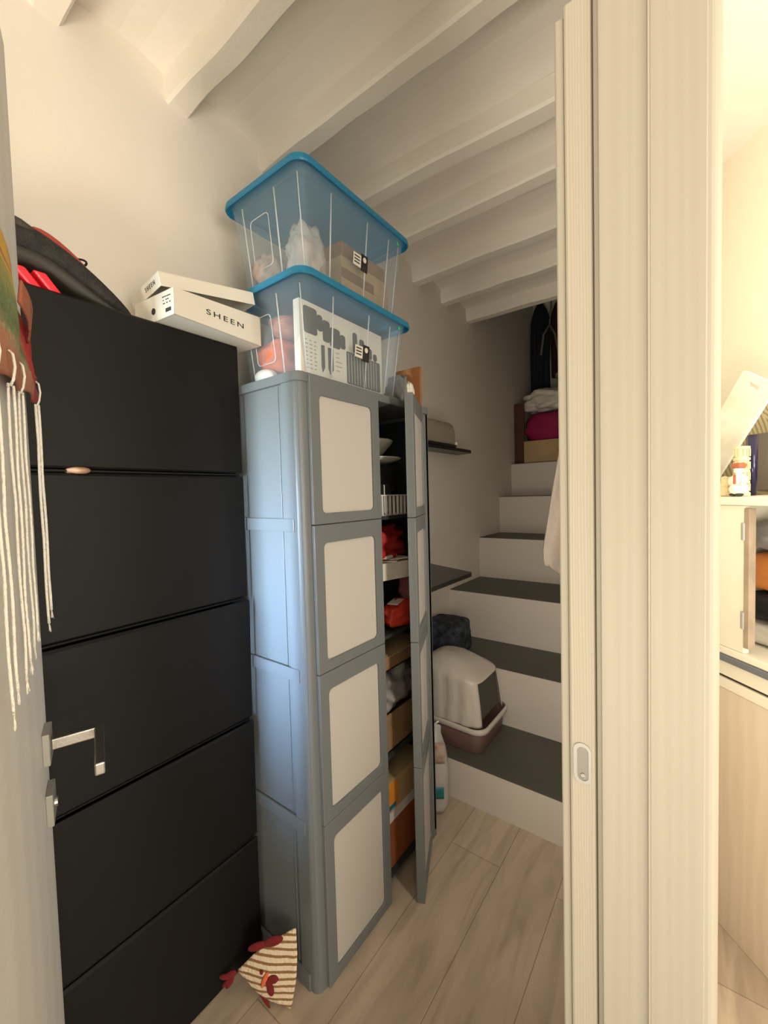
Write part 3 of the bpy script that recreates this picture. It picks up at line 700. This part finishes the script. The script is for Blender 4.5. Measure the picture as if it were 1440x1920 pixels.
# contents, lower tub: printed carton, orange cloth, white ball
t = thing('appliance_carton', 'white carton printed with dark device pictures inside the lower tub', 'box', (-.866, .800, 1.746))
b = NB(); box(b, -.024, 0, 0, .375, 0, .20); obj('carton', b, 'card', t, bevel=.001)
for (ya, yb, za, zb) in ((.014, .066, .112, .186), (.0665, .088, .130, .176), (.0885, .118, .106, .168), (.1185, .162, .098, .156), (.1625, .186, .104, .146), (.222, .243, .106, .170), (.255, .278, .104, .158), (.290, .318, .104, .140), (.325, .345, .104, .128)):
    b = NB(); prism(b, rrect(ya, yb, za, zb, .008, 4), 'x', .0004, .0012); obj('device_picture', b, 'inkgrey', t)
for (ya, yb) in ((.080, .094), (.108, .130)):
    b = NB(); prism(b, [(ya, .092), (yb, .094), (yb, .030), ((ya+yb)/2-.003, .014), (ya, .03)], 'x', .0004, .0012); obj('tool_picture', b, 'inkgrey', t)
b = NB(); prism(b, rrect(.190, .360, .004, .103, .004, 3), 'x', .0004, .0012); gp = obj('grey_picture', b, mat('dark grey print', (.085, .083, .08), .6), t)
for q in range(11):
    b = NB(); box(b, .0013, .0016, .198+.014*q, .1995+.014*q, .008, .098); obj('picture_line', b, 'card', gp)
b = NB()
for r_ in range(8):
    for c in range(3): box(b, .0004, .001, .018+.017*c, .018+.017*c+.011*random.uniform(.5, 1), .092-.011*r_, .0945-.011*r_)
for r_ in range(5):
    box(b, .0004, .001, .142, .142+.028*random.uniform(.5, 1), .084-.013*r_, .086-.013*r_)
pf = obj('fine_print', b, mat('faint print', (.30, .28, .25), .7), t); pf['kind'] = 'stuff'
bl('folded_cloth', 'orange folded cloth inside the lower tub, behind the shoe box', 'cloth', (-1.02, .90, 1.776), (.07, .10, .055), 'orange', .08, seed=11)
bl('folded_cloth', 'faded pink cloth heaped above the orange cloth in lower tub', 'cloth', (-.985, .90, 1.876), (.05, .09, .036), mat('faded coral cloth', (.55, .22, .16), .9, bump=.3), .08, seed=12)
bl('ball', 'white round item at the bottom front of the lower tub', 'ball', (-1.035, .815, 1.741), (.042, .03, .024), 'white', 0, pw=2, sub=3)
bx('box', 'grey flat box at the far side of the lower tub', 'box', -1.12, -.94, 1.03, 1.24, 1.742, 1.86, mat('grey card', (.3, .29, .28), .7))
# contents, upper tub
t = thing('cardboard_carton', 'brown cardboard carton with open flaps inside the upper tub', 'box', (-.872, .985, 2.022))
b = NB(); box(b, -.15, 0, 0, .245, 0, .12); obj('carton', b, 'cardlight', t, bevel=.001)
b = NB(); box(b, -.15, -.006, .01, .235, .121, .17); obj('inner_box', b, 'cardboard', t, bevel=.001)
b = NB(); box(b, 0.0005, .002, .0, .16, .055, .085); obj('tape', b, mat('brown tape', (.25, .13, .06), .3), t)
wd = bl('wrapped_doll', 'pinkish item wrapped in crinkled clear film in the upper tub', 'toy', (-.915, .880, 2.022), (.045, .055, .085), 'film', .18, seed=14)
bm = NB(); blob(bm, (.012, .03, .060), (.025, .022, .025), 2, .02, sub=3); blob(bm, (.0, .0, .10), (.03, .03, .035), 2, .05, sub=3, seed=3); obj('doll_body', bm, 'pinkskin', wd, smooth=True)
bl('plastic_bag', 'pale film bag near the short end of the upper tub', 'bag', (-1.045, .86, 2.022), (.05, .055, .06), mat('dull rose film', (.42, .33, .28), .4, bump=.8, bscale=20), .15, seed=15)

# ------------------------------------------------------------------ things on the wardrobe top right
bx('cardboard_sheet', 'orange-brown cardboard piece standing on the wardrobe beside the tubs', 'cardboard', -.95, -.835, 1.375, 1.385, 1.737, 1.885, mat('orange brown cardboard', (.34, .14, .045), .8), rz=0)
bl('plastic_bag', 'crumpled clear bag between lower tub and cardboard piece', 'bag', (-.915, 1.335, 1.737), (.05, .018, .06), 'greybag', .2, seed=21)
bl('paper_scrap', 'crumpled white paper stuck over the top of the ajar door', 'paper', (-.784, 1.225, 1.733), (.010, .03, .025), 'card', .25, seed=22, rz=.3, sub=3)

# ------------------------------------------------------------------ black wall shelves
def shelf(z, label, pts):
    bm = NB(); prism(bm, pts, 'z', z-.020, z); o = obj('wall_shelf', bm, 'dark', bevel=.002); return tag(o, label, 'shelf')
shelf(1.0, 'lower black wall shelf, above the cat litter box', [(WX, 1.47), (-.893, 1.47), (-.886, 1.905), (-.893, 1.925), (-.907, 1.932), (WX, 2.09)])
shelf(1.675, 'upper black wall shelf carrying the clear container', [(WX, 1.55), (-1.165, 1.55), (-1.160, 2.52), (-1.168, 2.545), (-1.18, 2.55), (WX, 2.58)])
t = thing('food_container', 'clear domed plastic container on the upper black shelf', 'container', (-1.205, 2.10, 1.676))
b = NB(); prism(b, rrect(-.072, .05, -.26, .23, .03, 6), 'z', 0, .014); obj('base_tray', b, 'dark', t, bevel=.002)
b = NB(); loft(b, [[(x, y, z) for x, y in rrect(-.068+q*.6, .046-q*.6, -.25+q, .22-q, .03, 6)] for q, z in ((0, .014), (.002, .09), (.010, .125), (.03, .142), (.06, .148))], False, True)
obj('cover', b, mat('cloudy clear cover', (.55, .48, .38), .2, alpha=(.5, (.95, .92, .85)), spec=.8), t, smooth=True, solid=.002)
b = NB(); blob(b, (.052, .20, .022), (.011, .011, .011), 2, 0, sub=2); obj('clip', b, 'white', t, smooth=True)

# ------------------------------------------------------------------ cat litter box on the first tread
cl = thing('cat_litter_box', 'hooded beige and brown cat litter box on the lowest step', 'litter box', (-.965, 1.895, .184))
def rr3(x0, x1, y0, y1, r, z, seg=7): return [(x, y, z) for x, y in rrect(x0, x1, y0, y1, r, seg)]
b = NB(); rings = []
for q, z in ((.022, 0), (.016, .006), (.010, .06), (.003, .115)):
    rings.append(rr3(-.20+q, .195-q, -.165+q*.8, .162-q*.8, .042, z))
loft(b, rings, True, False); obj('tray', b, 'mauve', cl, smooth=True, solid=.004)
# rim
b = NB(); rings = []
for o_, z in ((0, .100), (.008, .104), (.008, .120), (0, .126)):
    rings.append([(x, y, zz+(.012*max(0, -x/.2))) for x, y, zz in rr3(-.20-o_, .20+o_, -.168-o_*.6, .165+o_*.3, .055, z)])
loft(b, rings, False, False); obj('rim', b, 'hood', cl, smooth=True, solid=.003)
# hood, dense rings; front (+x) leans back; the opening is left free
b = NB(); nz = 26; nseg = 120; R_ = []
def hood_pt(t, z):
    zz = (z-.122)/(.405-.122)
    sh_ = 0 if zz < .70 else ((zz-.70)/.30)
    xs = .192 - .040*zz**1.3 - .075*sh_**2.2; xl = -.195+.02*zz+.10*sh_**2.5
    yh = .160-.018*zz-.085*sh_**2.4; yc = -.002
    cx = (xs+xl)/2; hx = (xs-xl)/2
    c, s = math.cos(t), math.sin(t); pw = 5
    k = (abs(c)**pw+abs(s)**pw)**(-1/pw)
    x = cx+hx*c*k; y = yc+yh*s*k
    if abs(s*k) > .9 and abs(c*k) < .8: 
        rib = .5+.5*math.cos(x*PI*2/.075); y -= math.copysign(.0045*(rib > .55)*(1-sh_), s)
    zout = z - .05*max(0, (x-.0))/.15*sh_
    return (x, y, zout)
for j in range(nz+1):
    z = .122+(.405-.122)*j/nz
    R_.append([hood_pt(2*PI*i/nseg, z) for i in range(nseg)])
V = [[b.verts.new(p) for p in r] for r in R_]
for j in range(nz):
    for i in range(nseg):
        p = V[j][i].co; tA = 2*PI*(i+.5)/nseg; c, s = math.cos(tA), math.sin(tA)
        front = c > 0 and abs(s) < c*.80
        if front and j < nz*.66: continue
        b.faces.new((V[j][i], V[j][(i+1) % nseg], V[j+1][(i+1) % nseg], V[j+1][i]))
b.faces.new(V[-1])
obj('hood', b, 'hood', cl, smooth=True, solid=.003)
b = NB(); box(b, -.001, .001, -.115, .115, -.165, 0)
k = obj('swing_flap', b, 'smoke', cl, bevel=.0006); k.location = (.148, -.002, .306); k.rotation_euler = (0, math.radians(-8), 0)
b = NB(); box(b, -.008, .008, -.006, .004, -.006, .006); k = obj('latch', b, 'ink', cl, bevel=.001); k.location = (-.09, -.171, .130)

# litter sack behind the ajar door
ls = thing('litter_sack', 'white sack with a ginger cat picture standing by the first riser', 'sack', (-.945, 1.548, 0), math.radians(30))
b = NB(); rings = []
for hx, hy, z, p in ((.075, .048, 0, 3), (.088, .058, .02, 3), (.092, .062, .12, 3), (.088, .060, .22, 3), (.078, .048, .29, 2.6), (.060, .022, .335, 2.2), (.058, .010, .36, 2), (.066, .006, .385, 2)):
    r = []
    for i in range(40):
        t_ = 2*PI*i/40; c, s = math.cos(t_), math.sin(t_); k = (abs(c)**p+abs(s)**p)**(-1/p)
        cr = 1+.03*noise.noise(Vector((c*2, s*2, z*14)))*2
        r.append((hx*c*k*cr, hy*s*k*cr, z))
    rings.append(r)
loft(b, rings); obj('sack', b, 'litterbag', ls, smooth=True, sub=1)
def sack_patch(name, x0, x1, z0, z1, m, off=.0642):
    bm = NB(); grid(bm, lambda u, v: (x0+(x1-x0)*u, -(off-.004*abs(x0+(x1-x0)*u)/.08*2.0), z0+(z1-z0)*v), 8, 4); return obj(name, bm, m, ls, smooth=True, solid=.001)
sack_patch('teal_print', -.004, .066, .085, .135, 'teal', .0668)
sack_patch('cat_print', -.020, .072, .235, .325, 'catbrown', .0585)
b = NB(); tube(b, [(-.03, -.006, .375), (-.035, -.012, .40), (-.01, -.016, .415), (.02, -.012, .395), (.03, -.01, .37)], .006, 8); tube(b, [(.02, -.01, .37), (.04, -.014, .395), (.05, -.012, .40)], .004, 8)
obj('tied_top', b, 'white', ls, smooth=True)

bl('patterned_bag', 'dark blue patterned fabric bag on the second step by the wall', 'bag', (-1.16, 2.17, .481), (.11, .09, .095), 'camo', .03, pw=8, seed=31)

# ------------------------------------------------------------------ towel on the closet side of the right wall
b = NB()
def towel(u, v):
    z = 1.475-.235*v; w = .085+.038*min(1, v*1.25)**1.0
    x = -.108-w*(1-u)
    if v > .93: x = -.108-w*(1-u)*(1-(v-.93)*4)
    return (x-.001, .80+.022*math.sin(u*7+v*1.5)*(.3+v)+.03*u, z-.010*math.sin(u*3))
grid(b, towel, 24, 30); o = obj('hand_towel', b, 'towel', smooth=True, solid=.006)
tag(o, 'pinkish grey linen cloth hanging behind the sliding door', 'towel')

# ------------------------------------------------------------------ things at the head of the stairs
bx('wooden_board', 'dark red-brown board standing at the head of the stairs', 'board', WX+.003, -1.195, 3.70, 3.72, 1.641, 2.17, 'mahog')
bx('cardboard_box', 'brown cardboard box on the top landing under the magenta bundle', 'box', -1.185, -.55, 3.66, 4.0, 1.641, 1.83, 'cardlight', bevel=.002)
bl('cloth_bundle', 'magenta cloth bundle on the landing cardboard box', 'cloth', (-.86, 3.82, 1.832), (.33, .15, .125), 'magenta', .05, pw=5, seed=41)
bl('plastic_bag', 'crumpled white plastic bag on the magenta bundle', 'bag', (-.92, 3.80, 2.085), (.28, .14, .10), 'bagwhite', .22, seed=42)
bl('plastic_bag', 'pale clear bag slumped on the topmost white bag', 'bag', (-.80, 3.83, 2.30), (.13, .10, .08), 'greybag', .25, seed=43)
b = NB(); tube(b, [(WX, 4.12, 3.18), (-.105, 4.12, 3.18)], .014, 12); o = obj('clothes_rail', b, 'steel', smooth=True); tag(o, 'steel clothes rail across the dark stairwell', 'rail')
def garment(name, label, x, w, z0, m, seed, d=.09):
    bm = NB(); rings = []; n = 36
    for j in range(15):
        t_ = j/14; z = 3.16-(3.16-z0)*t_; ww = w*(.25+.75*min(1, t_*5)**.6); dd = d*(.35+.65*min(1, t_*3))
        rings.append([(ww*math.cos(2*PI*i/n)*(1+.10*math.sin(2*PI*i/n*5+seed+t_*3)), dd*math.sin(2*PI*i/n)*(1+.25*math.sin(2*PI*i/n*7+seed*2+t_*2)), z) for i in range(n)])
    loft(bm, rings[::-1]); o = obj(name, bm, m, smooth=True); o.location = (x, 4.12, 0); return tag(o, label, 'clothes')
garment('coat', 'dark navy coat hanging leftmost in the dark stairwell', -1.165, .082, 2.30, 'navy', 1)
garment('jacket', 'dark maroon jacket hanging next to the navy coat', -.975, .085, 2.45, 'maroon', 2)
garment('jacket', 'black jacket hanging between maroon jacket and purple garment', -.775, .088, 2.35, 'blackcloth', 3)
garment('shirt', 'purple garment hanging near the sliding door side of the stairwell', -.57, .085, 2.5, 'purple', 4)
b = NB(); 
tube(b, [(-1.05, 4.0, 2.90), (-1.10, 3.99, 2.82), (-1.125, 3.99, 2.64)], .010, 8); tube(b, [(-1.05, 4.0, 2.90), (-1.0, 3.99, 2.80), (-.97, 3.99, 2.62)], .010, 8)
tube(b, [(-1.05, 4.0, 2.90), (-1.05, 4.06, 3.12), (-1.05, 4.12, 3.198)], .006, 8)
o = obj('bag_strap', b, 'strap', smooth=True); tag(o, 'grey webbing straps hanging over the dark clothes', 'strap')

# ------------------------------------------------------------------ striped animal doorstop on the floor
ds = thing('doorstop_cushion', 'striped cloth animal doorstop with dark red felt trim by the grey wardrobe', 'cushion', (0, 0, 0))
P = [Vector((-.872, .690, .004)), Vector((-1.030, .625, .075)), Vector((-.900, .742, .185)), Vector((-1.010, .735, .006))]
b = NB()
vs = [b.verts.new(p) for p in P]
for q in ((0, 1, 2), (0, 2, 3), (0, 3, 1), (1, 3, 2)): b.faces.new([vs[i] for i in q])
bmesh.ops.subdivide_edges(b, edges=b.edges[:], cuts=9, use_grid_fill=True)
cen = sum(P, Vector())/4
for v in b.verts:
    dmin = min((v.co-p).length for p in P); d = (v.co-cen); k = min(1, dmin/.07)
    v.co += d.normalized()*.012*k + Vector((noise.noise(v.co*30), noise.noise(v.co*30+Vector((5, 0, 0))), 0))*.002
    if v.co.z < .003: v.co.z = .003
obj('body', b, 'stripes', ds, smooth=True, sub=1)
def petals(name, c, nrm_x, items, m='crimson'):
    """flat felt lobes lying on the face; c centre, nrm frame matrix"""
    bm = NB()
    for (dx, dz, rx, rz_, an) in items:
        g = bmesh.ops.create_uvsphere(bm, u_segments=14, v_segments=8, radius=1)
        R = nrm_x @ Matrix.Translation((dx, dz, .0)) @ Matrix.Rotation(an, 4, 'Z') @ Matrix.Diagonal((rx, rz_, .0045, 1))
        bmesh.ops.transform(bm, matrix=R, verts=g['verts'])
    return obj(name, bm, m, ds, smooth=True)
e1 = (P[0]-P[1]).normalized(); nf = (P[0]-P[1]).cross(P[2]-P[1]).normalized()
if nf.y > 0: nf = -nf
e2 = nf.cross(e1).normalized()
if e2.z < 0: e2 = -e2
def fr(origin):
    m = Matrix((e1, e2, nf)).transposed().to_4x4(); m.translation = origin + nf*.012; return m
fc = P[1]*.52+P[0]*.30+P[2]*.18
petals('wattle', fc, fr(fc), [(.030, .012, .016, .010, .6), (.034, -.010, .016, .010, -.7), (.022, .0, .008, .008, 0)])
petals('beak', fc, fr(fc), [(.010, .0, .007, .020, 0)], 'orange')
petals('eye', fc, fr(fc), [(-.006, .010, .005, .005, 0)])
fe_ = P[1]*.45+P[2]*.55
petals('comb', fe_, fr(fe_ - nf*.006), [(-.030, -.014, .030, .010, .75), (.005, .018, .030, .012, .75)])
fe2 = P[1]+Vector((-.012, -.004, -.012))
petals('tail', fe2, fr(fe2-nf*.006), [(.0, .0, .018, .009, .9), (-.012, -.012, .018, .007, .5), (.006, -.016, .018, .007, 1.4), (-.002, -.022, .016, .006, 1.1)])
fe3 = P[0]*.45+P[1]*.55+Vector((0, 0, -.012))
petals('wing', fe3, fr(fe3-nf*.014), [(0, 0, .045, .006, -.42)])

# ------------------------------------------------------------------ room on the right
D = Vector((.67, -.74, 0)).normalized(); frz = math.atan2(D.y, D.x)
# local x along D (to the right), local y backwards (away from the camera)
F0 = (.06, 1.65, 0)
fu = thing('sideboard', 'pale oak and cream sideboard with open hutch seen past the casing', 'sideboard', F0, frz)
b = NB(); box(b, -.045, 1.0, 0, .38, 0, .775); obj('lower_body', b, 'palewood', fu, bevel=.002)
b = NB(); box(b, -.045, 1.0, -.003, .38, .776, .808); obj('rail', b, 'creampaint', fu, bevel=.002)
b = NB(); box(b, -.045, 1.0, .006, .38, .8085, .816); obj('shadow_gap', b, 'ink', fu)
b = NB(); box(b, -.045, 1.0, -.002, .38, .8165, .862); obj('drawer_rail', b, 'creampaint', fu, bevel=.002)
b = NB(); box(b, -.045, 1.0, -.012, .38, .8625, .882); obj('slab', b, 'slab', fu, bevel=.003)
b = NB(); box(b, -.045, 1.0, -.004, .38, .8825, .905); obj('plinth', b, 'creampaint', fu, bevel=.003)
b = NB(); box(b, -.045, .088, 0, .018, .9055, 1.34); box(b, -.045, -.03, .018, .38, .9055, 1.34); box(b, -.03, 1.0, .365, .38, .9055, 1.34); obj('hutch_side', b, 'creampaint', fu, bevel=.002)
b = NB(); box(b, -.045, 1.0, -.012, .38, 1.341, 1.366); obj('hutch_top', b, 'creampaint', fu, bevel=.004)
b = NB(); box(b, .090, .106, -.004, .018, .925, 1.332); hs = obj('hinge_stile', b, 'oldwood', fu, bevel=.001)
for z in (.98, 1.24):
    b = NB(); tube(b, [(.089, -.004, z), (.089, -.004, z+.05)], .004, 8); box(b, .08, .089, -.003, -.001, z, z+.05); obj('hinge', b, 'nickel', hs)
t = place(bl('cushion', 'grey cushion lying inside the open hutch', 'cushion', (0, 0, 0), (.14, .10, .05), mat('grey cloth', (.28, .28, .28), .9), .08, seed=51), (.262, 1.72, 1.20), (0, 0, frz))
t = place(bl('handbag', 'orange bag inside the open hutch below the grey cushion', 'bag', (0, 0, 0), (.13, .09, .062), mat('orange leather', (.62, .22, .05), .6), .05, pw=3.5, seed=52), (.262, 1.72, 1.075), (0, 0, frz))
t = place(bl('folded_cloth', 'dark cloth inside the hutch under the orange bag', 'cloth', (0, 0, 0), (.15, .10, .042), 'blackcloth', .06, pw=3.5, seed=53), (.262, 1.72, .984), (0, 0, frz))
t = place(bl('folded_cloth', 'pale folded cloth at the bottom of the hutch', 'cloth', (0, 0, 0), (.15, .10, .037), 'bagwhite', .05, pw=4, seed=54), (.262, 1.72, .906), (0, 0, frz))
def onf(x, y, z): 
    v = Matrix.Rotation(frz, 4, 'Z') @ Vector((x, y, 0)); return (F0[0]+v.x, F0[1]+v.y, z)
t = thing('screen', 'grey-brown flat screen standing on the sideboard', 'screen', onf(-.14, .24, 1.367), frz)
b = NB(); box(b, .0, .62, 0, .03, .012, .205); obj('panel', b, 'tv', t, bevel=.003)
b = NB(); box(b, .18, .44, -.05, .07, 0, .012); obj('foot', b, 'ink', t, bevel=.002)
# tower ornament
tw = thing('tower_ornament', 'cream resin leaning tower ornament on the sideboard', 'ornament', onf(.030, .050, 1.367), frz); tw.scale = (1.05, 1.05, 1.25)
b = NB(); lathe(b, [(.020, 0), (.020, .008), (.0165, .010), (.0165, .03), (.019, .031), (.019, .036), (.0165, .037), (.0165, .056), (.019, .057), (.019, .062), (.0165, .063), (.0165, .085), (.0195, .086), (.0195, .092), (.0155, .093), (.0155, .112), (.019, .114), (.019, .119), (.012, .119)], seg=24)
obj('tower', b, 'resin', tw)
b = NB()
for lv in (.012, .038, .064, .095):
    for i in range(12):
        t_ = 2*PI*i/12; box(b, -.0012, .0012, -.0012, .0012, 0, .018, Matrix.Translation((.0185*math.cos(t_), .0185*math.sin(t_), lv)))
obj('columns', b, 'resin', tw)
lt('candle', 'dark navy glass tumbler behind the tower ornament', 'tumbler', [(.011, 0), (.0135, .185), (.0115, .185), (.010, .01)], onf(.012, .105, 1.367), 'navyglass')
# second, low tower ornament half hidden
lt('tower_ornament', 'small carved cream ornament half hidden by the door casing', 'ornament', [(.014, 0), (.014, .01), (.010, .012), (.010, .03), (.013, .032), (.013, .036), (.009, .038), (.009, .055), (.012, .058), (.0, .062)], onf(.008, .016, 1.367), 'resin')
# cook figurine
cf = thing('cook_figurine', 'white cook figurine with red-brown hat beside the tower ornament', 'figurine', onf(.064, .006, 1.367), frz)
b = NB(); lathe(b, [(.008, .005), (.021, .010), (.024, .022), (.020, .032), (.016, .036), (.021, .046), (.020, .056), (.012, .064), (.007, .067), (.010, .071), (.012, .078), (.009, .086), (.001, .089)], seg=24)
blob(b, (.019, -.006, .047), (.006, .007, .014), 2, .05, sub=2); blob(b, (-.018, -.008, .045), (.006, .007, .014), 2, .05, sub=2); blob(b, (.022, -.012, .036), (.006, .006, .005), 2, 0, sub=2)
blob(b, (.0, -.013, .072), (.003, .003, .003), 2, 0, sub=2)
obj('body', b, 'resinwhite', cf, smooth=True)
b = NB(); loft(b, [[(x, y, z) for x, y in rrect(-.015-q, .015+q, -.012-q, .012+q, .006, 4)] for q, z in ((-.002, .082), (0, .086), (.001, .094), (-.003, .098))]); obj('hat', b, 'brick', cf, smooth=True)
b = NB(); box(b, .003, .011, -.023, -.019, .036, .064); obj('scarf', b, 'brick', cf, bevel=.002)
b = NB(); blob(b, (-.010, -.008, .005), (.009, .011, .005), 2, 0, sub=2); blob(b, (.010, -.008, .005), (.009, .011, .005), 2, 0, sub=2); obj('shoe', b, 'ink', cf, smooth=True)
# board with a slot
t = thing('serving_board', 'white marble-patterned board with a slot handle leaning above the ornaments', 'board', onf(-.25, .16, 1.412), frz)
b = NB(); outer = rrect(-.065, .065, 0, .40, .008, 6); inner = rrect(-.020, .020, .365, .377, .0055, 6)
bm = b; ring_prism(bm, outer, inner, -.005, .005)
o = obj('board', bm, 'marble', t, bevel=.001); o.rotation_euler = (0, math.radians(36), 0)
# wall behind
wl = Matrix.Rotation(frz, 4, 'Z')
def wloc(x, y, z=0):
    v = wl @ Vector((x, y, 0)); return Vector((F0[0]+v.x, F0[1]+v.y, z))
b = NB(); mt = Matrix.Translation(F0) @ wl
box(b, -.52, 2.6, .44, .54, 0, 2.72, mt); struct('wall_far', b, mat('bright cream wall', (.85, .80, .66), .9))
b = NB(); box(b, -.50, 2.6, .432, .4395, .0, 1.70, mt); struct('wall_dado', b, 'leaf')
b = NB(); box(b, -.50, 2.6, .425, .4395, 1.701, 1.722, mt); struct('trim_3', b, 'creampaint')
